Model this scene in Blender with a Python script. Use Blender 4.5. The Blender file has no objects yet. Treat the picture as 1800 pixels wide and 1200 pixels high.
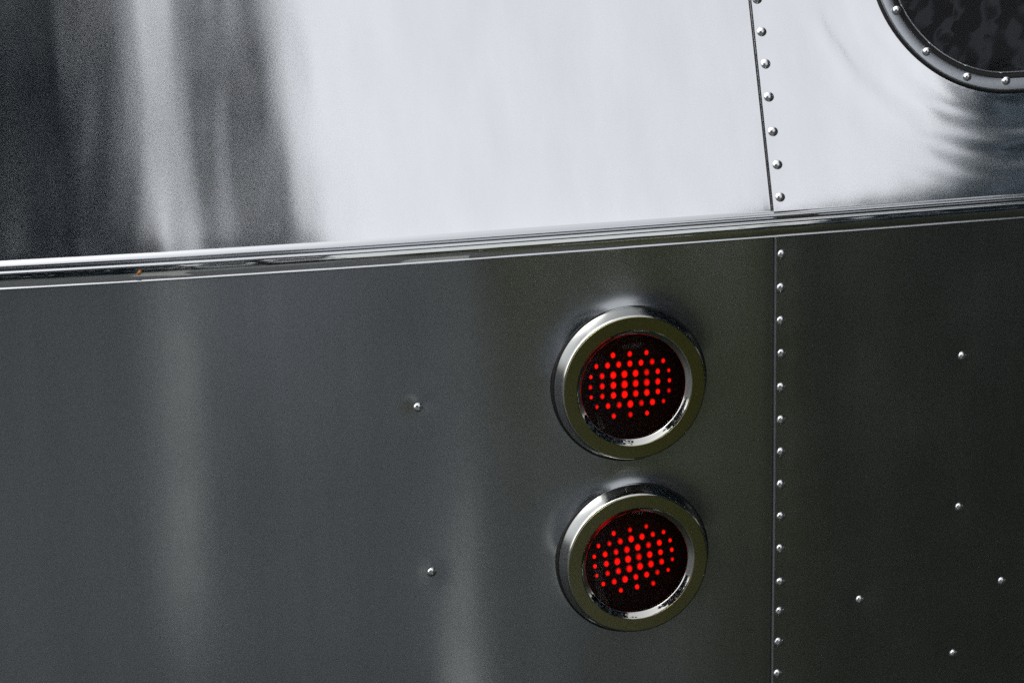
import bpy, math, random
import numpy as np
from mathutils import Vector, Matrix

R = math.radians
scene = bpy.context.scene
col = scene.collection
random.seed(7)
rng = np.random.default_rng(11)

# ------------------------------------------------------------------ camera
BELT_Z = 1.15                        # height of the belt trim above the ground
CAM_Z = BELT_Z + 0.36258
PITCH, ROLL = 0.2088, -0.0351
FOCAL = 85.0
cam_d = bpy.data.cameras.new('camera')
cam = bpy.data.objects.new('camera', cam_d)
col.objects.link(cam)
scene.camera = cam
cam_d.lens = FOCAL
cam_d.sensor_width = 36.0
cam_d.sensor_fit = 'HORIZONTAL'
cam_d.clip_start = 0.05
cam_d.clip_end = 2000
fwd = Vector((0, math.cos(PITCH), -math.sin(PITCH)))
upv = Vector((0, math.sin(PITCH), math.cos(PITCH)))
cam_r = math.cos(ROLL) * Vector((1, 0, 0)) + math.sin(ROLL) * upv
cam_u = -math.sin(ROLL) * Vector((1, 0, 0)) + math.cos(ROLL) * upv
m = Matrix((cam_r, cam_u, -fwd)).transposed().to_4x4()
m.translation = Vector((0, 0, CAM_Z))
cam.matrix_world = m
cam_d.dof.use_dof = True
cam_d.dof.focus_distance = 2.27
cam_d.dof.aperture_fstop = 6.3

# ------------------------------------------------------------------ sky, sun, exposure
SUN_EL, SUN_AZ = R(58), R(262)       # azimuth from +Y towards +X: off to the left
world = bpy.data.worlds.new('World')
scene.world = world
world.use_nodes = True
wn = world.node_tree
for n in list(wn.nodes):
    wn.nodes.remove(n)
sky = wn.nodes.new('ShaderNodeTexSky')
sky.sky_type = 'NISHITA'
sky.sun_disc = False
sky.sun_elevation = SUN_EL
sky.sun_rotation = SUN_AZ
sky.air_density = 1.0
sky.dust_density = 5.0
sky.ozone_density = 1.0
hs = wn.nodes.new('ShaderNodeHueSaturation')     # thin even cloud: the blue is washed out
hs.inputs['Saturation'].default_value = 0.09
bg = wn.nodes.new('ShaderNodeBackground')
bg.inputs['Strength'].default_value = 0.12
wo = wn.nodes.new('ShaderNodeOutputWorld')
wn.links.new(sky.outputs[0], hs.inputs['Color'])
wn.links.new(hs.outputs[0], bg.inputs['Color'])
wn.links.new(bg.outputs[0], wo.inputs['Surface'])

sun_d = bpy.data.lights.new('sun', 'SUN')
sun_d.energy = 0.5
sun_d.angle = R(50)
sun_d.color = (1.0, 0.96, 0.9)
sun = bpy.data.objects.new('sun', sun_d)
col.objects.link(sun)
sdir = Vector((math.sin(SUN_AZ) * math.cos(SUN_EL), math.cos(SUN_AZ) * math.cos(SUN_EL), math.sin(SUN_EL)))
sun.rotation_euler = sdir.to_track_quat('Z', 'Y').to_euler()
sun.location = (-10, -2, 14)

vs = scene.view_settings
vs.view_transform = 'Standard'
vs.look = 'None'
vs.exposure = 1.25
vs.gamma = 1.0
vs.use_curve_mapping = False
scene.cycles.use_denoising = False
scene.cycles.max_bounces = 10
scene.cycles.glossy_bounces = 7
scene.cycles.transparent_max_bounces = 8

# ------------------------------------------------------------------ materials
def new_mat(name):
    mt = bpy.data.materials.new(name)
    mt.use_nodes = True
    nt = mt.node_tree
    return mt, nt, nt.nodes['Principled BSDF']

def N(nt, kind, **kw):
    n = nt.nodes.new(kind)
    for k, v in kw.items():
        if k in n.inputs:
            n.inputs[k].default_value = v
        else:
            setattr(n, k, v)
    return n

def metal(name, colour, rough, rvar=0.03, grain=0.0, spot=0.0, aniso=0.0):
    """Aluminium sheet: fine mill grain, slightly uneven polish, faint smears."""
    mt, nt, p = new_mat(name)
    p.inputs['Metallic'].default_value = 1.0
    tc = N(nt, 'ShaderNodeTexCoord')
    n1 = N(nt, 'ShaderNodeTexNoise', Scale=9.0, Detail=5.0, Roughness=0.6)
    nt.links.new(tc.outputs['Object'], n1.inputs['Vector'])
    mr = N(nt, 'ShaderNodeMapRange')
    mr.inputs['From Min'].default_value = 0.3
    mr.inputs['From Max'].default_value = 0.7
    mr.inputs['To Min'].default_value = rough - rvar
    mr.inputs['To Max'].default_value = rough + rvar
    nt.links.new(n1.outputs[0], mr.inputs['Value'])
    nt.links.new(mr.outputs[0], p.inputs['Roughness'])
    n2 = N(nt, 'ShaderNodeTexNoise', Scale=1400.0, Detail=1.0)
    nt.links.new(tc.outputs['Object'], n2.inputs['Vector'])
    mx = N(nt, 'ShaderNodeMix', data_type='RGBA')
    mx.inputs[6].default_value = (*[c * (1 - spot) for c in colour], 1)
    mx.inputs[7].default_value = (*[min(1, c * (1 + spot)) for c in colour], 1)
    nt.links.new(n2.outputs[0], mx.inputs[0])
    mp0 = N(nt, 'ShaderNodeMapping')
    mp0.inputs['Scale'].default_value = (26.0, 26.0, 1.6)          # rain streaks run down the sheet
    nt.links.new(tc.outputs['Object'], mp0.inputs['Vector'])
    n0 = N(nt, 'ShaderNodeTexNoise', Scale=1.0, Detail=4.0, Roughness=0.6)
    nt.links.new(mp0.outputs[0], n0.inputs['Vector'])
    mr0 = N(nt, 'ShaderNodeMapRange')
    mr0.inputs['From Min'].default_value = 0.3
    mr0.inputs['From Max'].default_value = 0.7
    mr0.inputs['To Min'].default_value = 1.0 - 1.2 * spot
    mr0.inputs['To Max'].default_value = 1.0
    nt.links.new(n0.outputs[0], mr0.inputs['Value'])
    ml = N(nt, 'ShaderNodeVectorMath', operation='SCALE')
    nt.links.new(mx.outputs[2], ml.inputs[0])
    nt.links.new(mr0.outputs[0], ml.inputs['Scale'])
    nt.links.new(ml.outputs[0], p.inputs['Base Color'])
    if aniso:                                       # rolled sheet: highlights spread across the rolling direction
        p.inputs['Anisotropic'].default_value = aniso
        p.inputs['Anisotropic Rotation'].default_value = 0.25
        tg = N(nt, 'ShaderNodeTangent', direction_type='RADIAL', axis='Z')
        nt.links.new(tg.outputs[0], p.inputs['Tangent'])
    if grain:
        mp = N(nt, 'ShaderNodeMapping')
        mp.inputs['Scale'].default_value = (0.35, 0.35, 1.0)     # rolling marks run along the sheet
        nt.links.new(tc.outputs['Object'], mp.inputs['Vector'])
        n3 = N(nt, 'ShaderNodeTexNoise', Scale=1700.0, Detail=2.0)
        nt.links.new(mp.outputs[0], n3.inputs['Vector'])
        b = N(nt, 'ShaderNodeBump', Strength=grain, Distance=0.0002)
        nt.links.new(n3.outputs[0], b.inputs['Height'])
        nt.links.new(b.outputs[0], p.inputs['Normal'])
    return mt

def plain(name, colour, rough, spec=0.5, metallic=0.0):
    mt, nt, p = new_mat(name)
    tc = N(nt, 'ShaderNodeTexCoord')
    n1 = N(nt, 'ShaderNodeTexNoise', Scale=60.0, Detail=4.0)
    nt.links.new(tc.outputs['Object'], n1.inputs['Vector'])
    mx = N(nt, 'ShaderNodeMix', data_type='RGBA')
    mx.inputs[6].default_value = (*[c * 0.8 for c in colour], 1)
    mx.inputs[7].default_value = (*[c * 1.2 for c in colour], 1)
    nt.links.new(n1.outputs[0], mx.inputs[0])
    nt.links.new(mx.outputs[2], p.inputs['Base Color'])
    p.inputs['Roughness'].default_value = rough
    p.inputs['Specular IOR Level'].default_value = spec
    p.inputs['Metallic'].default_value = metallic
    return mt

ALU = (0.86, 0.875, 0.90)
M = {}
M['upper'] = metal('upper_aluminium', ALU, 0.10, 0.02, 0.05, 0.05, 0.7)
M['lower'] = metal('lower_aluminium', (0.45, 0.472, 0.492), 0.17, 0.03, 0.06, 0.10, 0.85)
M['rivet'] = metal('rivet_aluminium', (0.86, 0.87, 0.89), 0.24, 0.03)
M['chrome'] = metal('chrome', (0.64, 0.635, 0.60), 0.035, 0.012)
M['face'] = metal('olive_reflection_face', (0.33, 0.315, 0.17), 0.05, 0.02)  # dark olive of the mirrored grass put into the ring's own colour
M['trim'] = metal('trim_aluminium', (0.66, 0.675, 0.70), 0.09, 0.02)
M['insert'] = metal('insert_mirror', (0.62, 0.63, 0.62), 0.03, 0.01)
M['frame'] = metal('frame_aluminium', (0.56, 0.585, 0.63), 0.3, 0.04, 0.06, 0.05)
M['rubber'] = plain('black_rubber', (0.012, 0.012, 0.013), 0.55, 0.3)
M['sealant'] = plain('dark_sealant', (0.02, 0.021, 0.023), 0.7, 0.15)
M['white'] = plain('white_paint', (0.6, 0.61, 0.62), 0.5)
M['orange'] = plain('orange_petal', (0.45, 0.16, 0.02), 0.5)
M['blind'] = plain('crumpled_film', (0.006, 0.007, 0.010), 0.2, 0.35)

# red plate of the lamp
mt, nt, p = new_mat('lamp_plate')
p.inputs['Base Color'].default_value = (0.018, 0.0005, 0.0005, 1)
p.inputs['Roughness'].default_value = 0.45
p.inputs['Specular IOR Level'].default_value = 0.12
tc = N(nt, 'ShaderNodeTexCoord')
vo = N(nt, 'ShaderNodeTexVoronoi', Scale=260.0)
nt.links.new(tc.outputs['Object'], vo.inputs['Vector'])
b = N(nt, 'ShaderNodeBump', Strength=0.6, Distance=0.002)
nt.links.new(vo.outputs['Distance'], b.inputs['Height'])
nt.links.new(b.outputs[0], p.inputs['Normal'])
M['plate'] = mt
# lit diodes
mt, nt, p = new_mat('lit_red_diode')
oi = N(nt, 'ShaderNodeObjectInfo')
mr = N(nt, 'ShaderNodeMapRange')
mr.inputs['To Min'].default_value = 0.5
mr.inputs['To Max'].default_value = 1.7
nt.links.new(oi.outputs['Random'], mr.inputs['Value'])
p.inputs['Base Color'].default_value = (0.05, 0.001, 0.001, 1)
p.inputs['Emission Color'].default_value = (1.0, 0.004, 0.002, 1)
tc = N(nt, 'ShaderNodeTexCoord')                     # hot core, dim rim
ln = N(nt, 'ShaderNodeVectorMath', operation='LENGTH')
nt.links.new(tc.outputs['Object'], ln.inputs[0])
fr = N(nt, 'ShaderNodeMapRange', interpolation_type='SMOOTHSTEP')
fr.inputs['From Min'].default_value = 0.0009
fr.inputs['From Max'].default_value = 0.0024
fr.inputs['To Min'].default_value = 1.0
fr.inputs['To Max'].default_value = 0.03
nt.links.new(ln.outputs['Value'], fr.inputs['Value'])
me_ = N(nt, 'ShaderNodeMath', operation='MULTIPLY')
nt.links.new(mr.outputs[0], me_.inputs[0]); nt.links.new(fr.outputs[0], me_.inputs[1])
nt.links.new(me_.outputs[0], p.inputs['Emission Strength'])
M['led'] = mt
# clear smoked cover of the lamp
mt, nt, p = new_mat('smoked_red_lens')
nt.nodes.remove(p)
tr = N(nt, 'ShaderNodeBsdfTransparent')
tr.inputs[0].default_value = (0.92, 0.62, 0.6, 1)
gl = N(nt, 'ShaderNodeBsdfGlossy')
gl.inputs['Roughness'].default_value = 0.03
lw = N(nt, 'ShaderNodeFresnel')
lw.inputs['IOR'].default_value = 1.38
mxs = N(nt, 'ShaderNodeMixShader')
nt.links.new(lw.outputs[0], mxs.inputs[0])
nt.links.new(tr.outputs[0], mxs.inputs[1])
nt.links.new(gl.outputs[0], mxs.inputs[2])
nt.links.new(mxs.outputs[0], nt.nodes['Material Output'].inputs['Surface'])
M['lens'] = mt

mt, nt, p = new_mat('tinted_glass')
nt.nodes.remove(p)
tr = N(nt, 'ShaderNodeBsdfTransparent')
tr.inputs[0].default_value = (0.72, 0.76, 0.84, 1)
gl = N(nt, 'ShaderNodeBsdfGlossy')
gl.inputs['Roughness'].default_value = 0.02
lw = N(nt, 'ShaderNodeFresnel')
lw.inputs['IOR'].default_value = 1.3
mxs = N(nt, 'ShaderNodeMixShader')
nt.links.new(lw.outputs[0], mxs.inputs[0])
nt.links.new(tr.outputs[0], mxs.inputs[1])
nt.links.new(gl.outputs[0], mxs.inputs[2])
nt.links.new(mxs.outputs[0], nt.nodes['Material Output'].inputs['Surface'])
M['glass'] = mt

def noise_mat(name, c0, c1, scale, rough=0.9, bump=0.0):
    mt, nt, p = new_mat(name)
    tc = N(nt, 'ShaderNodeTexCoord')
    n1 = N(nt, 'ShaderNodeTexNoise', Scale=scale, Detail=8.0, Roughness=0.7)
    nt.links.new(tc.outputs['Object'], n1.inputs['Vector'])
    cr = N(nt, 'ShaderNodeValToRGB')
    cr.color_ramp.elements[0].position = 0.35
    cr.color_ramp.elements[1].position = 0.65
    cr.color_ramp.elements[0].color = (*c0, 1)
    cr.color_ramp.elements[1].color = (*c1, 1)
    nt.links.new(n1.outputs[0], cr.inputs[0])
    nt.links.new(cr.outputs[0], p.inputs['Base Color'])
    p.inputs['Roughness'].default_value = rough
    p.inputs['Specular IOR Level'].default_value = 0.2
    if bump:
        b = N(nt, 'ShaderNodeBump', Strength=bump, Distance=0.03)
        nt.links.new(n1.outputs[0], b.inputs['Height'])
        nt.links.new(b.outputs[0], p.inputs['Normal'])
    return mt
def ground_mat():
    """grey gravel that gives way to rough grass, then darkens along the trailer and at right as painted shade"""
    mt, nt, p = new_mat('yard_ground')
    tc = N(nt, 'ShaderNodeTexCoord')
    sp = N(nt, 'ShaderNodeSeparateXYZ')
    nt.links.new(tc.outputs['Object'], sp.inputs[0])
    nz = N(nt, 'ShaderNodeTexNoise', Scale=5.0, Detail=9.0, Roughness=0.7)
    nt.links.new(tc.outputs['Object'], nz.inputs['Vector'])
    nf = N(nt, 'ShaderNodeTexNoise', Scale=40.0, Detail=4.0, Roughness=0.7)
    nt.links.new(tc.outputs['Object'], nf.inputs['Vector'])
    def ramp2(c0, c1):
        mx = N(nt, 'ShaderNodeMix', data_type='RGBA')
        mx.inputs[6].default_value = (*c0, 1); mx.inputs[7].default_value = (*c1, 1)
        nt.links.new(nf.outputs[0], mx.inputs[0])
        return mx.outputs[2]
    def zone(kx, ky, lo, hi, amp):
        a = N(nt, 'ShaderNodeMath', operation='MULTIPLY'); a.inputs[1].default_value = kx
        b = N(nt, 'ShaderNodeMath', operation='MULTIPLY_ADD'); b.inputs[1].default_value = ky
        c = N(nt, 'ShaderNodeMath', operation='MULTIPLY_ADD'); c.inputs[1].default_value = amp
        r = N(nt, 'ShaderNodeMapRange', interpolation_type='SMOOTHSTEP')
        r.inputs['From Min'].default_value = lo + amp / 2; r.inputs['From Max'].default_value = hi + amp / 2
        nt.links.new(sp.outputs[0], a.inputs[0])
        nt.links.new(sp.outputs[1], b.inputs[0]); nt.links.new(a.outputs[0], b.inputs[2])
        nt.links.new(nz.outputs[0], c.inputs[0]); nt.links.new(b.outputs[0], c.inputs[2])
        nt.links.new(c.outputs[0], r.inputs['Value'])
        return r.outputs[0]
    def over(base, top, f):
        mx = N(nt, 'ShaderNodeMix', data_type='RGBA')
        nt.links.new(f, mx.inputs[0]); nt.links.new(base, mx.inputs[6]); nt.links.new(top, mx.inputs[7])
        return mx.outputs[2]
    gravel = ramp2((0.044, 0.047, 0.050), (0.074, 0.079, 0.083))
    grass = ramp2((0.017, 0.020, 0.0085), (0.036, 0.039, 0.017))
    painted_shade = ramp2((0.004, 0.0055, 0.0035), (0.009, 0.0105, 0.007))  # near-black tone puts shade by the trailer and trees into the ground colour
    c = over(gravel, grass, zone(1.0, 0.29, 0.75, 1.6, 0.5))
    c = over(c, painted_shade, zone(1.0, 0.68, 1.4, 2.15, 0.4))
    c = over(c, painted_shade, zone(-0.1, 1.0, 0.7, 2.0, 0.5))
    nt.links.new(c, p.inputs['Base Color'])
    p.inputs['Roughness'].default_value = 0.95
    p.inputs['Specular IOR Level'].default_value = 0.15
    bm = N(nt, 'ShaderNodeBump', Strength=0.5, Distance=0.03)
    nt.links.new(nz.outputs[0], bm.inputs['Height'])
    nt.links.new(bm.outputs[0], p.inputs['Normal'])
    return mt
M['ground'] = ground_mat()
M['concrete'] = noise_mat('pale_concrete', (0.125, 0.132, 0.128), (0.20, 0.21, 0.204), 6.0, 0.9, 0.2)
M['road'] = noise_mat('pale_asphalt', (0.085, 0.092, 0.102), (0.12, 0.128, 0.138), 10.0, 0.9, 0.2)
M['leaf'] = noise_mat('dark_leaf', (0.030, 0.047, 0.062), (0.058, 0.085, 0.110), 2.5, 0.6)
M['bark'] = noise_mat('bark', (0.03, 0.026, 0.02), (0.08, 0.07, 0.055), 9.0, 0.95, 0.5)

# ------------------------------------------------------------------ helpers
def mesh_obj(name, verts, faces, mat, parent=None, smooth=True):
    me = bpy.data.meshes.new(name)
    me.from_pydata([tuple(v) for v in verts], [], faces)
    me.materials.append(mat)
    if smooth:
        me.polygons.foreach_set('use_smooth', [True] * len(me.polygons))
    me.update()
    o = bpy.data.objects.new(name, me)
    col.objects.link(o)
    o.parent = parent
    return o

def link_copy(mesh, name, mat4, parent):
    o = bpy.data.objects.new(name, mesh)
    col.objects.link(o)
    o.parent = parent
    o.matrix_world = mat4
    return o

def empty(name, loc=(0, 0, 0), parent=None):
    o = bpy.data.objects.new(name, None)
    o.empty_display_size = 0.05
    col.objects.link(o)
    o.parent = parent
    o.location = loc
    return o

def tag(o, label, cat, group=None):
    o['label'] = label
    o['category'] = cat
    if group:
        o['group'] = group

# ------------------------------------------------------------------ the setting
def sheet(name, pts, z, mat):
    o = mesh_obj(name, [(x, y, z) for x, y in pts], [tuple(range(len(pts)))], mat, None, False)
    o['kind'] = 'structure'
    return o
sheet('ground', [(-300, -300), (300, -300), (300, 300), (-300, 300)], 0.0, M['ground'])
sheet('road', [(0.75, -1.2), (1.2, -2.4), (2.6, -4.6), (2.3, -6.5), (0.75, -5.2), (0.2, -2.6), (0.35, -1.5)], 0.008, M['road'])
sheet('path', [(-0.07, 0.55), (0.02, 0.55), (0.10, -0.2), (0.52, -2.4), (2.1, -11), (9, -45), (6, -45), (1.5, -11), (0.30, -2.4), (-0.02, -0.3)], 0.012, M['concrete'])
sheet('streak_strip', [(0.20, 1.72), (0.27, 1.74), (0.50, 1.1), (0.76, 0.42), (0.68, 0.38), (0.42, 0.95)], 0.012, M['concrete'])  # invented pale strip, unseen, added to mirror as a streak in the lower sheet

# ------------------------------------------------------------------ shape of the trailer's skin
# s runs along the belt to the right, z up from the belt, h outwards from the sheet
A0, KL, KR = 0.22511, 0.24976, 0.018345
TU, TL0, TL1 = 0.30185, 0.03556, 0.0807
DIST = 2.2
S0, S1, DS = -3.0, 2.6, 0.001
sg = np.arange(S0, S1 + DS, DS)
kap = np.where(sg < 0, KL, KR)
kap = kap + np.clip((-0.62 - sg) / 0.3, 0, 1) * 1.25           # the rounded corner of the body
kap = np.where(sg < -1.95, 0.0, kap)
Ag = np.cumsum(kap) * DS
i0 = int(round(-S0 / DS))
Ag = Ag - Ag[i0] + A0
Xg = np.cumsum(np.cos(Ag)) * DS; Xg -= Xg[i0]
Yg = np.cumsum(np.sin(Ag)) * DS; Yg += DIST - Yg[i0]

ZK = 0.42                                                       # above this the wall rolls over to the roof
RZ = 0.75
def profile(z):
    """inset and tilt of the sheet at height z over the belt (z may be an array)"""
    z = np.asarray(z, float)
    up_i = np.tan(TU) * z
    # circular roll-over
    c = np.clip((z - ZK) / RZ + math.sin(TU), -1, 0.995)
    ang = np.arcsin(c)
    roll_i = np.tan(TU) * ZK + RZ * (math.cos(TU) - np.cos(ang))
    lo_i = np.tan(TL0) * -z + TL1 * z * z / 2
    lo_t = -np.arctan(np.tan(TL0) + TL1 * -z)
    inset = np.where(z < 0, lo_i, np.where(z < ZK, up_i, roll_i))
    tilt = np.where(z < 0, lo_t, np.where(z < ZK, TU, ang))
    return inset, tilt

def surf(s, z, h=0.0):
    s = np.asarray(s, float); z = np.asarray(z, float)
    A = np.interp(s, sg, Ag)
    cx = np.interp(s, sg, Xg); cy = np.interp(s, sg, Yg)
    ins, t = profile(z)
    nx, ny = np.sin(A), -np.cos(A)
    off = -ins + h * np.cos(t)
    return np.stack([cx + nx * off, cy + ny * off, BELT_Z + z + h * np.sin(t)], -1)

def frame(s, z, h=0.0):
    """4x4 with X along the belt, Y up the sheet, Z outwards"""
    A = float(np.interp(s, sg, Ag)); t = float(profile(z)[1])
    n = Vector((math.sin(A) * math.cos(t), -math.cos(A) * math.cos(t), math.sin(t)))
    u = Vector((math.cos(A), math.sin(A), 0))
    v = n.cross(u)
    mm = Matrix((u, v, n)).transposed().to_4x4()
    mm.translation = Vector(surf(s, z, h).tolist())
    return mm

FPX = FOCAL / 36.0 * 1800
_r, _u, _f, _c = (np.array(v) for v in (cam_r, cam_u, fwd, (0, 0, CAM_Z)))
def proj(s, z):
    d = surf(s, z) - _c
    w = d @ _f
    return np.array([900 + FPX * (d @ _r) / w, 600 - FPX * (d @ _u) / w])
def at(px, py):
    """where the sight line through a pixel of the photograph meets the sheet"""
    x = np.array([(px - 900) * 2.25 / FPX, (400 - py) * 2.25 / FPX])
    for _ in range(14):
        b = proj(*x) - (px, py); e = 1e-4
        J = np.array([(proj(x[0] + e, x[1]) - (px, py) - b) / e, (proj(x[0], x[1] + e) - (px, py) - b) / e]).T
        x = x - np.linalg.solve(J, b)
    return float(x[0]), float(x[1])

# ---- measured places
SEAM_RIVETS_UP = [(1330, 0), (1338, 57), (1345, 113), (1351, 171), (1358, 232), (1366, 290), (1371, 347)]
SEAM_RIVETS_LO = [(1373, 446), (1372, 505), (1372, 563), (1373, 621), (1372, 680), (1372, 737), (1372, 793), (1371.5, 850),
                  (1371.5, 906), (1370.5, 963), (1371, 1021), (1370, 1073), (1368, 1127), (1366, 1182)]
LOOSE_LEFT = [(735, 716), (759, 1005)]
LOOSE_RIGHT = [(1691, 625), (1685, 890), (1760, 1020), (1511, 1053), (1675, 1147)]
LAMPS = [at(1105, 672), at(1111, 977)]
LAMP_ROT = [R(0.0), R(6.5)]
SEAM_LO = at(1357.5, 800)[0]
sA, sB = at(1355.5, 366), at(1316, 0)
def seam_up(z):
    return sA[0] + (sB[0] - sA[0]) * (z - sA[1]) / (sB[1] - sA[1])
WC = at(1755, -63)                       # centre of the window's lower left corner
WC = (WC[0] - 0.005, WC[1] + 0.002)
WV = WC[1] / math.cos(TU)
WR = 0.131
W_W, W_H = 0.62, 0.42                    # straight runs of the window beyond the corner

def win_dist(s, z):
    """signed distance from the outer edge of the window, outside positive"""
    v = z / math.cos(TU)
    cx, cy = WC[0] + W_W / 2, WV + W_H / 2
    qx = np.abs(s - cx) - W_W / 2; qy = np.abs(v - cy) - W_H / 2
    return np.hypot(np.maximum(qx, 0), np.maximum(qy, 0)) + np.minimum(np.maximum(qx, qy), 0) - WR

# ---- slight waves of the sheet
def waves(s, z, seed, amp):
    r = np.random.default_rng(seed)
    h = 0
    for k in range(9):
        ls = r.uniform(0.10, 0.32); lz = r.uniform(0.35, 1.2)
        h = h + amp * ls * np.sin(2 * np.pi * (s / ls + r.uniform(-1, 1) * z / lz) + r.uniform(0, 6.28))
    for k in range(5):
        ls = r.uniform(0.4, 1.0); lz = r.uniform(0.12, 0.3)
        h = h + 0.5 * amp * lz * np.sin(2 * np.pi * (z / lz + r.uniform(-1, 1) * s / ls) + r.uniform(0, 6.28))
    return h

def streaks(s, z):
    """fine upright rolling waves, strongest towards the bent corner of the body"""
    r = np.random.default_rng(21)
    k = 0.25 + 0.75 * np.clip((0.0 - s) / 0.3, 0, 1)
    h = 0
    for q in range(14):
        ls = r.uniform(0.016, 0.07)
        h = h + 0.00026 * ls * np.sin(2 * np.pi * (s + 0.06 * np.sin(r.uniform(2, 5) * z + r.uniform(0, 6))) / ls + r.uniform(0, 6.28)) * np.sin(r.uniform(2, 7) * z + r.uniform(0, 6.28))
    return h * k

def h_upper(s, z):
    h = waves(s, z, 3, 0.0004) + streaks(s, z) - 0.0006 * np.exp(-z / 0.012)
    d = win_dist(s, z)
    dd = np.maximum(d, 0)
    v = z / math.cos(TU)
    ang = np.arctan2(v - WV, s - WC[0])
    fall = np.exp(-dd / 0.055)
    h = h + 0.0048 * fall
    rp = 0
    for lam, a, f, ph in ((0.034, 0.8, 2.0, 0.3), (0.019, 0.55, 3.3, 1.7), (0.012, 0.4, 5.0, 4.0), (0.05, 1.2, 1.3, 2.2), (0.026, 0.6, 4.1, 5.0)):
        rp = rp + a * lam * np.sin(2 * np.pi * dd / lam + 2.4 * np.sin(f * ang + ph) + ph) * (0.55 + 0.45 * np.sin(2.3 * f * ang + 2 * ph))
    h = h + 0.0055 * rp * np.exp(-((dd - 0.035) / 0.055) ** 2)
    return h

def h_lower(s, z):
    h = waves(s, z, 8, 0.0006)
    for (ls, lz) in LAMPS:
        r_ = np.hypot(s - ls, z - lz)
        top = np.clip(1.3 * (z - lz) / np.maximum(r_, 1e-6) - 0.3 - 0.12 * (s - ls) / np.maximum(r_, 1e-6), 0, 1)
        h = h + (0.0008 + 0.0058 * top) * np.exp(-np.maximum(r_ - 0.072, 0) / 0.012) * np.clip((r_ - 0.050) / 0.020, 0, 1)
    return h

def dimples(h, s, z, pts, depth, sig, wide=1.0):
    for (a, b) in pts:
        h = h - depth * np.exp(-(((s - a) / wide) ** 2 + (z - b) ** 2) / (2 * sig * sig))
    return h

# ------------------------------------------------------------------ trailer
trailer = empty('travel_trailer', (0, 0, 0))
tag(trailer, 'polished aluminium travel trailer with riveted panels, belt trim and two round red tail lights', 'trailer')

def axis(lo, hi, flo, fhi, fine, coarse):
    a = list(np.arange(lo, flo - coarse * 0.3, coarse)) if lo < flo else []
    b = list(np.arange(flo, fhi, fine)) if flo < fhi else []
    c = list(np.arange(fhi, hi, coarse)) + [hi]
    return np.array(a + b + c)

RIV_UP = [at(*p) for p in SEAM_RIVETS_UP]
RIV_LO = [at(*p) for p in SEAM_RIVETS_LO]
RIV_L = [at(*p) for p in LOOSE_LEFT]
RIV_R = [at(*p) for p in LOOSE_RIGHT]
LAP = 0.0012

def panel(name, s_ax, z_ax, hfun, seam, side):
    """side -1: the under-lying sheet left of the seam; +1: the sheet lapped over it"""
    Z, Sx = np.meshgrid(z_ax, s_ax, indexing='ij')
    sm = seam(Z) if callable(seam) else np.full_like(Z, seam)
    if side > 0:
        S = np.maximum(Sx + sm, sm)
        h = hfun(S, Z) + LAP
        h[:, 0] -= LAP * 1.0                        # the cut edge of the sheet
        S[:, 1] = S[:, 0] + 0.00025
    else:
        S = Sx + sm
        h = hfun(S, Z)
        h = h - 0.0001 * np.exp(-((S - sm) / 0.005) ** 2)
    return Z, S, h

def build_panel(name, Z, S, h, mat):
    P = surf(S, Z, h).reshape(-1, 3)
    nz, ns = Z.shape
    i = np.arange(nz * ns).reshape(nz, ns)
    F = np.stack([i[:-1, :-1], i[:-1, 1:], i[1:, 1:], i[1:, :-1]], -1).reshape(-1, 4)
    if name == 'upper_panel':                       # the opening behind the window
        inside = (win_dist(S, Z) < -0.009).reshape(-1)
        F = F[~inside[F].all(1)]
    return mesh_obj(name, P, F.tolist(), mat, trailer)

FINE = 0.0032
sL = axis(-2.2, 0.012, -0.80, 0.012, FINE, 0.03)
sR = np.concatenate([[0, 0.0002], np.arange(0.003, 0.33, FINE), np.arange(0.34, 2.0, 0.03)])
zU = np.concatenate([np.arange(0.0, 0.30, FINE), np.arange(0.31, 1.1, 0.03)])
zD = np.concatenate([np.arange(-0.80, -0.50, 0.03), np.arange(-0.49, 0.0, FINE), [0.0]])

def h_low_left(s, z):
    h = dimples(h_lower(s, z), s, z, [(RIV_L[0][0], RIV_L[0][1] + 0.003)], 0.0012, 0.006, 1.6)
    return dimples(h, s, z, RIV_L[1:], 0.0003, 0.008)
def h_low_right(s, z):
    h = dimples(h_lower(s, z), s, z, RIV_LO, 0.00022, 0.009)
    return dimples(h, s, z, RIV_R, 0.0004, 0.010)
def h_up_right(s, z):
    return dimples(h_upper(s, z), s, z, RIV_UP, 0.00012, 0.008)

ul = build_panel('upper_panel', *panel('ul', sL, zU, h_upper, seam_up, -1), M['upper'])
ur = build_panel('upper_panel', *panel('ur', sR, zU, h_up_right, seam_up, 1), M['upper'])
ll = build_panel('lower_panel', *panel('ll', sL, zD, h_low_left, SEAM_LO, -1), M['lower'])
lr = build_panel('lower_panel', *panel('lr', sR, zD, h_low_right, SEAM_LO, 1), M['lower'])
ul['label'] = 'bright upper aluminium sheet left of the riveted seam'
ur['label'] = 'upper aluminium sheet carrying the window, rippled round its frame'
ll['label'] = 'dull lower aluminium sheet carrying the tail lights'
lr['label'] = 'dark lower aluminium sheet with scattered rivets'

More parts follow.
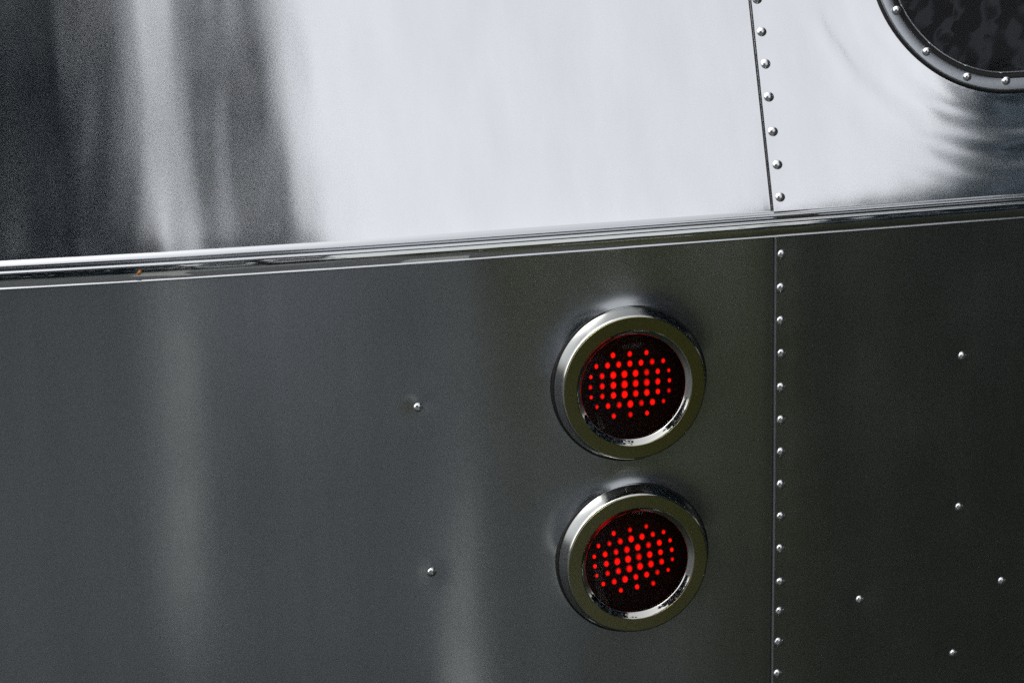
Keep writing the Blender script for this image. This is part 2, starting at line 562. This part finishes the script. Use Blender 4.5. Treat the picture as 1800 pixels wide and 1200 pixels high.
# sealant along both seams
def strip(name, zz, sfun, w0, w1, h0, mat, parent, hf):
    V = []; Fc = []
    for k, z in enumerate(zz):
        s = sfun(z)
        hz = float(hf(np.array(s), np.array(z)))
        V += surf(np.array([s + w0, s + (w0 + w1) / 2, s + w1]), np.full(3, z), hz + np.array([h0 - 0.0015, h0 - 0.0002, h0])).tolist()
        if k:
            a = 3 * (k - 1)
            Fc += [(a, a + 1, a + 4, a + 3), (a + 1, a + 2, a + 5, a + 4)]
    return mesh_obj(name, V, Fc, mat, parent)
strip('sealant_line', np.arange(0.0, 0.9, 0.01), seam_up, -0.0006, 0.0003, 0.0014, M['sealant'], ur, h_up_right)
strip('sealant_line', np.arange(-0.78, 0.0, 0.01), lambda z: SEAM_LO, -0.0006, 0.0004, 0.0014, M['sealant'], lr, h_low_right)

# ---- rivets
def lathe(prof, seg=24, close_top=True):
    V = []; Fc = []
    for (r, h) in prof:
        if r < 1e-7:
            V.append((0, 0, h)); continue
        for k in range(seg):
            a = 2 * math.pi * k / seg
            V.append((r * math.cos(a), r * math.sin(a), h))
    idx = 0; rings = []
    for (r, h) in prof:
        if r < 1e-7:
            rings.append([idx]); idx += 1
        else:
            rings.append(list(range(idx, idx + seg))); idx += seg
    for a, b in zip(rings[:-1], rings[1:]):
        for k in range(seg):
            k2 = (k + 1) % seg
            if len(b) == 1:
                Fc.append((a[k], a[k2], b[0]))
            elif len(a) == 1:
                Fc.append((a[0], b[k2], b[k]))
            else:
                Fc.append((a[k], a[k2], b[k2], b[k]))
    return V, Fc
rr = 0.0046
rp = [(rr * 1.0, -0.0012), (rr, 0.0002)] + [(rr * math.cos(a), 0.0002 + rr * 0.62 * math.sin(a)) for a in np.linspace(0.2, 1.4, 6)] + [(0, 0.0002 + rr * 0.62)]
RIV = bpy.data.meshes.new('rivet')
V, Fc = lathe(rp, 20)
RIV.from_pydata(V, [], Fc); RIV.materials.append(M['rivet'])
RIV.polygons.foreach_set('use_smooth', [True] * len(RIV.polygons)); RIV.update()

def rivet(sz, hfun, lap, parent, scale=1.0):
    h = float(hfun(np.array(sz[0]), np.array(sz[1]))) + lap
    mm = frame(sz[0], sz[1], h) @ Matrix.Rotation(random.uniform(-0.10, 0.10), 4, 'X') @ Matrix.Rotation(random.uniform(-0.10, 0.10), 4, 'Y')
    mm = mm @ Matrix.Diagonal((scale * random.uniform(0.95, 1.05), scale * random.uniform(0.95, 1.05), scale * random.uniform(0.9, 1.1), 1))
    return link_copy(RIV, 'rivet', mm, parent)
bpy.context.view_layer.update()
for p_ in RIV_UP:
    rivet(p_, h_up_right, LAP, ur, 1.02)
for p_ in RIV_LO:
    rivet(p_, h_low_right, LAP, lr)
for p_ in RIV_L:
    rivet(p_, h_low_left, 0, ll)
for p_ in RIV_R:
    rivet(p_, h_low_right, LAP, lr, 0.95)
# the rows run on past the edges of the photograph
dzu = (RIV_UP[0][1] - RIV_UP[-1][1]) / 6
for k in range(1, 9):
    z = RIV_UP[0][1] + dzu * k
    rivet((seam_up(z) + RIV_UP[0][0] - seam_up(RIV_UP[0][1]), z), h_up_right, LAP, ur)
for k in range(1, 7):
    rivet((RIV_LO[-1][0], RIV_LO[-1][1] - 0.031 * k), h_low_right, LAP, lr)

# ------------------------------------------------------------------ belt trim
trim = empty('belt_trim', (0, 0, 0), trailer)
def sweep(name, prof, ss, mat, parent):
    """prof: (z, h) in metres round the section; swept along s"""
    V = []; Fc = []
    A = np.interp(ss, sg, Ag); cx = np.interp(ss, sg, Xg); cy = np.interp(ss, sg, Yg)
    npf = len(prof)
    for k in range(len(ss)):
        for (z, h) in prof:
            V.append((cx[k] + math.sin(A[k]) * h, cy[k] - math.cos(A[k]) * h, BELT_Z + z))
        if k:
            a = npf * (k - 1); b = npf * k
            for j in range(npf - 1):
                Fc.append((a + j, a + j + 1, b + j + 1, b + j))
    return mesh_obj(name, V, Fc, mat, parent)
def arc(zc, hc, r, a0, a1, n, sq=1.0):
    return [(zc + r * math.sin(a), hc + sq * r * math.cos(a)) for a in np.linspace(R(a0), R(a1), n)]
ss = np.concatenate([np.arange(-2.2, -0.7, 0.02), np.arange(-0.7, 0.7, 0.006), np.arange(0.7, 2.0, 0.03)])
mm_ = 0.001
top_bead = [(z * mm_, h * mm_) for z, h in ((2.0, -1.2), (1.2, 0.1), (0.2, 1.2), (-1.0, 2.2), (-2.2, 3.0), (-3.2, 3.45), (-3.9, 3.4), (-4.3, 2.9), (-4.6, 1.8), (-5.9, 0.9))]
mid_bead = [(z * mm_, h * mm_) for z, h in ((-5.9, 0.9), (-6.6, 1.9), (-7.6, 2.9), (-8.6, 3.6), (-9.4, 3.9), (-9.9, 3.8), (-10.2, 3.3), (-10.3, 2.0))]
low_bead = [(z * mm_, h * mm_) for z, h in ((-21.9, 1.7), (-22.3, 2.1), (-22.9, 2.7), (-23.4, 2.9), (-24.0, 2.7), (-24.4, 1.9), (-24.6, -1.5))]
sweep('bead', top_bead, ss, M['trim'], trim)
sweep('bead', mid_bead, ss, M['trim'], trim)
sweep('bead', low_bead, ss, M['trim'], trim)
ins_prof = [(-10.2 * mm_ - 11.75 * mm_ * t, (1.8 + 1.0 * math.sin(math.pi * t)) * mm_) for t in np.linspace(0, 1, 9)]
ins = sweep('insert_strip', ins_prof, ss, M['insert'], trim)
# faint lengthwise waves of the insert
for v in ins.data.vertices:
    x = v.co.x
    v.co.y += 0.00012 * math.sin(x * 41 + 3 * math.sin(x * 9)) + 0.00007 * math.sin(x * 97 + 1.3)

# ------------------------------------------------------------------ tail lights
bez_prof = [(72.4, -2.0), (72.4, 2.6), (71.9, 4.2), (70.6, 8.5), (69.2, 13.0), (68.6, 15.2), (68.1, 16.4), (67.4, 17.2), (66.4, 17.55), (65.4, 17.6),
            (60.0, 17.6), (55.4, 17.6), (54.7, 17.5), (54.1, 17.1), (53.7, 16.7), (52.0, 15.45), (50.3, 14.2), (49.7, 13.7), (49.4, 13.2), (50.6, 12.9), (50.6, 1.0)]
gas_prof = [(74.0, -2.0), (74.0, 0.9), (73.4, 1.7), (72.2, 1.9), (71.0, 1.7)]
lens_prof = [(50.4, 11.9), (48.0, 12.4), (40.0, 13.3), (28.0, 14.2), (14.0, 14.8), (0, 15.0)]
plate_prof = [(50.4, 12.6), (50.3, 2.2), (49.5, 1.7), (48.0, 1.5), (25.0, 1.5), (0, 1.5)]
LS = 1.03
def lathe_mesh(name, prof, seg, mat):
    me = bpy.data.meshes.new(name)
    V, Fc = lathe([(r * mm_ * LS, h * mm_) for r, h in prof], seg)
    me.from_pydata(V, [], Fc); me.materials.append(mat)
    me.polygons.foreach_set('use_smooth', [True] * len(me.polygons)); me.update()
    return me
ME_BEZ = lathe_mesh('bezel', bez_prof, 128, M['chrome'])
ME_FAC = lathe_mesh('face_ring', [(66.8, 17.2), (66.75, 17.8), (66.6, 17.93), (66.3, 17.95), (66.0, 17.95), (60.0, 17.95), (55.4, 17.95), (55.1, 17.95), (54.9, 17.93), (54.75, 17.8), (54.7, 17.2)], 128, M['face'])
ME_GAS = lathe_mesh('gasket', gas_prof, 96, M['rubber'])
ME_LEN = lathe_mesh('lens', lens_prof, 96, M['lens'])
ME_PLA = lathe_mesh('reflector_plate', plate_prof, 64, M['plate'])
ME_LED = lathe_mesh('diode', [(2.3, -0.2)] + [(2.3 * math.cos(a), 1.3 * math.sin(a)) for a in np.linspace(0, 1.3, 5)] + [(0, 1.3)], 12, M['led'])
# rows of diodes, in mm from the lamp's centre: (height, [x ...])
CW, RH = 11.1, 9.9
rows = [(3, [-1.5, 0, 1.5], -0.05), (2, [-3, -2, -1, 0, 1, 2, 3], 0), (1, [-3.5, -2.5, -1.5, -0.5, 0.5, 1.5, 2.5, 3.5], 0),
        (0, [-3.55, -2.5, -1.5, -0.5, 0.5, 1.5, 2.5, 3.55], 0), (-1, [-3.5, -2.5, -1.5, -0.5, 0.5, 1.5, 2.5, 3.5], 0),
        (-2, [-3, -2, -1, 0, 1, 2, 3], 0), (-3, [-1.5, 0, 1.5], -0.05)]
bpy.context.view_layer.update()
for (sz, rot) in zip(LAMPS, LAMP_ROT):
    base = frame(sz[0], sz[1], 0.0030)
    t = empty('tail_light', (0, 0, 0), trailer)
    t.matrix_world = base
    bpy.context.view_layer.update()
    link_copy(ME_GAS, 'gasket', base, t)
    link_copy(ME_BEZ, 'bezel', base, t)
    link_copy(ME_FAC, 'face_ring', base, t)
    link_copy(ME_PLA, 'reflector_plate', base, t)
    link_copy(ME_LEN, 'lens', base, t)
    bl = base @ Matrix.Rotation(rot, 4, 'Z')
    for (ry, xs, sh) in rows:
        for c in xs:
            d = math.hypot(c * CW, ry * RH) / 40
            sc = (1.1 - 0.45 * d * d) * random.uniform(0.9, 1.08)
            mm = bl @ Matrix.Translation((c * CW * mm_ * 0.985, (ry * RH + sh * RH) * mm_, 1.6 * mm_)) @ Matrix.Diagonal((sc * 1.3, sc * 1.62, sc, 1))
            link_copy(ME_LED, 'diode', mm, t)

# ------------------------------------------------------------------ window
win = empty('window', (0, 0, 0), trailer)
wc_s, wc_v = WC[0] + W_W / 2, WV + W_H / 2
wbase = frame(wc_s, wc_v * math.cos(TU), 0.0022)
win.matrix_world = wbase
bpy.context.view_layer.update()
def wpath(d, n=28):
    """rounded outline d metres inside the outer edge, in window coordinates"""
    r = WR - d; out = []
    for q, (cx, cy) in enumerate(((1, 1), (-1, 1), (-1, -1), (1, -1))):
        for k in range(n + 1):
            a = math.pi / 2 * (q + k / n)
            out.append((cx * W_W / 2 + r * math.cos(a), cy * W_H / 2 + r * math.sin(a)))
    return out
def wring(name, prof, mat):
    V = []; Fc = []
    paths = [wpath(d * mm_) for d, h in prof]
    n = len(paths[0])
    for (d, h), pth in zip(prof, paths):
        # the sheet is very slightly bowed along s: follow it
        V += [(x, y, h * mm_ - 0.5 * KR * x * x) for x, y in pth]
    for j in range(len(prof) - 1):
        for k in range(n):
            k2 = (k + 1) % n
            Fc.append((j * n + k, j * n + k2, (j + 1) * n + k2, (j + 1) * n + k))
    o = mesh_obj(name, V, Fc, mat, win)
    return o
wring('gasket', [(-0.8, 0), (-0.6, 5.4), (0.4, 6.2), (1.8, 6.4), (2.2, 6.0)], M['rubber'])
wf = wring('frame', [(1.6, 3.0), (1.7, 6.6), (2.3, 7.1), (3.5, 7.3), (12.2, 7.5), (13.2, 7.2), (13.8, 6.4), (14.4, 4.6), (19.6, 3.8)], M['frame'])
wring('inner_seal', [(14.2, 4.9), (15.2, 5.2), (18.6, 5.2), (19.3, 4.4)], M['rubber'])
wring('bead', [(19.2, 3.5), (19.35, 5.0), (19.9, 5.7), (20.5, 5.7), (21.0, 5.0), (21.2, 3.5)], M['trim'])
gp = wpath(20.6 * mm_)
V = [(x, y, 4.2 * mm_ - 0.5 * KR * x * x) for x, y in gp] + [(0, 0, 4.2 * mm_)]
Fc = [(k, (k + 1) % len(gp), len(gp)) for k in range(len(gp))]
mesh_obj('pane', V, Fc, M['glass'], win)
# crumpled dark film behind the pane
from mathutils import noise as mnoise
V = []; Fc = []
gx, gy = 150, 112
ext_x, ext_y = W_W / 2 + WR - 0.012, W_H / 2 + WR - 0.012
for j in range(gy):
    for i in range(gx):
        x = -ext_x + 2 * ext_x * i / (gx - 1) + random.uniform(-0.003, 0.003)
        y = -ext_y + 2 * ext_y * j / (gy - 1) + random.uniform(-0.003, 0.003)
        q = Vector((x * 33 + 3, y * 30, 0.3))
        d1 = mnoise.voronoi(q)[0]
        z = -0.016 + 0.0075 * (d1[1] - d1[0]) + 0.004 * mnoise.noise(q * 1.7)
        if abs(x) > W_W / 2 and abs(y) > W_H / 2:            # keep inside the rounded corners
            dx, dy = abs(x) - W_W / 2, abs(y) - W_H / 2
            l = math.hypot(dx, dy)
            if l > WR - 0.012:
                k = (WR - 0.012) / l
                x = math.copysign(W_W / 2 + dx * k, x); y = math.copysign(W_H / 2 + dy * k, y)
        V.append((x, y, min(z, -0.004)))
for j in range(gy - 1):
    for i in range(gx - 1):
        a = j * gx + i
        Fc += [(a, a + 1, a + gx + 1), (a, a + gx + 1, a + gx)]
mesh_obj('blind', V, Fc, M['blind'], win, True)
bpy.context.view_layer.update()
winv = wbase.inverted()
pr = [Vector((*surf(*at(px, py)).tolist(),)) for px, py in ((1569, 23), (1622, 95), (1693, 139), (1761, 146))]
for v3 in pr:
    l = winv @ v3
    link_copy(RIV, 'rivet', wbase @ Matrix.Translation((l.x, l.y, 7.4 * mm_)) @ Matrix.Diagonal((0.88, 0.88, 1.0, 1)), wf)
mid = wpath(8.0 * mm_, 6)
for k, (x, y) in enumerate(mid):
    if x < -W_W / 2 + 0.02 and y < -W_H / 2 + 0.02:
        continue
    link_copy(RIV, 'rivet', wbase @ Matrix.Translation((x, y, 7.4 * mm_)) @ Matrix.Diagonal((0.88, 0.88, 1.0, 1)), wf)
for k in range(1, 12):
    link_copy(RIV, 'rivet', wbase @ Matrix.Translation((-W_W / 2 + k * 0.052, -W_H / 2 - WR + 0.008, 7.4 * mm_)) @ Matrix.Diagonal((0.88, 0.88, 1.0, 1)), wf)

# ------------------------------------------------------------------ orange petal stuck to the trim
ps, pz = at(245, 478)
V, Fc = lathe([(0.0026, 0.0), (0.0024, 0.0008), (0.0014, 0.0014), (0, 0.0016)], 9)
V = [(x * (1.0 + 0.25 * math.sin(5 * y * 1000)), y * 0.85 + 0.25 * x, z + 0.0003 * math.sin(x * 1800)) for x, y, z in V]
pet = mesh_obj('petal', V, Fc, M['orange'])
A_ = float(np.interp(ps, sg, Ag))
pm = frame(ps, -0.0001, 0.0027)
pm.translation.z = BELT_Z + pz
pet.matrix_world = pm
tag(pet, 'tiny orange petal stuck on the belt trim', 'petal')

# ------------------------------------------------------------------ trees that the metal mirrors, some added for shade
def crown_mesh(name, n, rad, z0, z1, size, seed, shape, fall=0.5):
    r = np.random.default_rng(seed)
    t = r.uniform(0, 1, n)
    a = r.uniform(0, 2 * np.pi, n)
    if shape == 'column':
        env = np.minimum(1, np.minimum((t + 0.06) / 0.10, ((1.0 - t) / 0.18) ** 0.6))
    else:
        env = np.sqrt(np.clip(1 - (2 * t - 1) ** 2, 0.02, 1))
    lump = 1 + 0.16 * np.sin(3 * a + 9 * t) + 0.12 * np.sin(5 * a - 23 * t + 1) + 0.1 * np.sin(41 * t + 2 * a)
    q = r.uniform(0.03, 1, n) ** fall * rad * env * lump
    c = np.stack([q * np.cos(a), q * np.sin(a), z0 + (z1 - z0) * t], -1)
    u = r.normal(size=(n, 3)); u /= np.linalg.norm(u, axis=1)[:, None]
    w = np.cross(u, r.normal(size=(n, 3))); w /= np.linalg.norm(w, axis=1)[:, None]
    sz = (size * r.uniform(0.6, 1.3, n))[:, None]
    V = np.concatenate([c - u * sz, c + w * sz * 0.45, c + u * sz, c - w * sz * 0.45], 1).reshape(-1, 3)
    Fc = np.arange(4 * n).reshape(n, 4).tolist()
    me = bpy.data.meshes.new(name)
    me.from_pydata(V.tolist(), [], Fc); me.materials.append(M['leaf']); me.update()
    return me
def trunk_mesh(z1, r0):
    pf = [(r0 * 1.35, -0.05), (r0, 0.3), (r0 * 0.8, z1 * 0.35), (r0 * 0.45, z1 * 0.7), (0, z1 * 0.93)]
    V, Fc = lathe(pf, 10)
    V = [(x + 0.06 * math.sin(z * 1.3), y + 0.05 * math.sin(z * 1.7 + 1), z) for x, y, z in V]
    for k in range(9):
        z = z1 * (0.25 + 0.06 * k); a = 2.4 * k; L = 0.9 * r0 / 0.2
        b = len(V)
        d = Vector((math.cos(a), math.sin(a), 0.7)); e = Vector((-math.sin(a), math.cos(a), 0)) * 0.05; g = Vector((0, 0, 0.05))
        o = Vector((0, 0, z)); p2 = o + d * L
        V += [tuple(o + e), tuple(o + g), tuple(o - e), tuple(o - g), tuple(p2)]
        Fc += [(b, b + 1, b + 4), (b + 1, b + 2, b + 4), (b + 2, b + 3, b + 4), (b + 3, b, b + 4)]
    me = bpy.data.meshes.new('trunk')
    me.from_pydata(V, [], Fc); me.materials.append(M['bark']); me.update()
    return me
C_COL = crown_mesh('crown', 3700, 1.5, 0.5, 12.0, 0.26, 5, 'column')
C_THIN = crown_mesh('crown', 1100, 1.05, 0.8, 12.0, 0.24, 6, 'column', 0.85)
C_RND = crown_mesh('crown', 3800, 2.3, 1.2, 6.4, 0.24, 9, 'round')
T_TALL, T_SHORT = trunk_mesh(12, 0.2), trunk_mesh(6, 0.18)
def tree(phi, r, kind, label, scale=1.0, x0=-0.3, group=None, wide=1.0, lean=0.0):
    loc = (x0 + r * math.sin(R(phi)), DIST - r * math.cos(R(phi)), 0)
    t = empty('tree', loc)
    t.scale = (scale * wide, scale * wide, scale)
    t.rotation_euler = (0, -R(lean), 0 if lean else random.uniform(0, 6.28))
    tag(t, label, 'tree', group)
    for nm, me in (('trunk', T_SHORT if kind == 'round' else T_TALL), ('crown', {'column': C_COL, 'thin': C_THIN, 'round': C_RND}[kind])):
        o = bpy.data.objects.new(nm, me); col.objects.link(o); o.parent = t
g1 = 'columnar trees mirrored in the upper panel'
for ph, ln in ((-31, 0), (-20, 0), (-5.2, 5), (6.9, 8)):
    tree(ph, 13, 'column', 'dense dark columnar tree mirrored as a dark band in the upper panel', 1.0, -0.4, g1, 1.0, ln)
tree(14.7, 16, 'thin', 'thin sparse columnar tree mirrored as a pale grey band in the upper panel', 1.05, -0.2, None, 1.0, 3.5)
g2 = 'round trees mirrored on the dark side of the trailer or added for ground shade'
for ph, r, sc in ((66, 10, 1.3), (86, 4.8, 1.1), (52, 14, 1.15), (44.5, 17, 1.25)):  # the nearer ones are added out of view to shade the ground at right
    tree(ph, r, 'round', 'broad round tree out of view, mirrored round the window or added for ground shade', sc, 0.4, g2, 1.15)
g3 = 'low distant trees mirrored in the belt trim'
for ph, r, sc in ((1, 34, 0.7), (16, 36, 0.75), (22, 33, 0.8), (28, 35, 0.85), (33, 30, 0.9), (36, 27, 0.95)):
    tree(ph, r, 'round', 'low distant round tree mirrored in the belt trim', sc, 0.0, g3, 1.3)

# ------------------------------------------------------------------ small unseen things added for their reflections in the belt trim
bx, by = -0.02 + 6.2 * math.sin(R(24.6)), DIST - 6.2 * math.cos(R(24.6))
bo = empty('added_bollard', (bx, by, 0))
tag(bo, 'short black bollard out of view, added to mirror as a dark block in the belt trim', 'added_bollard')
V, Fc = lathe([(0.10, -0.05), (0.10, 0.03), (0.08, 0.04), (0.08, 0.62), (0.075, 0.68), (0.05, 0.72), (0, 0.73)], 20)
mesh_obj('added_post', V, Fc, M['rubber'], bo)
V, Fc = lathe([(0.083, 0.48), (0.083, 0.56)], 20)
mesh_obj('added_band', V, Fc, M['white'], bo)
qx, qy = 0.1 + 7.0 * math.sin(R(28.6)), DIST - 7.0 * math.cos(R(28.6))
pl = empty('added_planter', (qx, qy, 0))
pl.rotation_euler = (0, 0, R(20))
tag(pl, 'low white trough planter out of view, added to mirror as a pale dash in the belt trim', 'added_planter')
a, b, c, t = 0.32, 0.14, 0.26, 0.03
V = [(-a * .9, -b * .9, 0), (a * .9, -b * .9, 0), (a * .9, b * .9, 0), (-a * .9, b * .9, 0), (-a, -b, c), (a, -b, c), (a, b, c), (-a, b, c),
     (-a + t, -b + t, c), (a - t, -b + t, c), (a - t, b - t, c), (-a + t, b - t, c), (-a + t, -b + t, c - .05), (a - t, -b + t, c - .05), (a - t, b - t, c - .05), (-a + t, b - t, c - .05)]
Fc = []
for o in (0, 4, 8):
    for k in range(4):
        k2 = (k + 1) % 4
        Fc.append((o + k, o + k2, o + 4 + k2, o + 4 + k))
mesh_obj('added_trough', V, Fc, M['white'], pl, False)
mesh_obj('added_soil', [(-a + t, -b + t, c - .04), (a - t, -b + t, c - .04), (a - t, b - t, c - .04), (-a + t, b - t, c - .04)], [(0, 1, 2, 3)], M['bark'], pl, False)
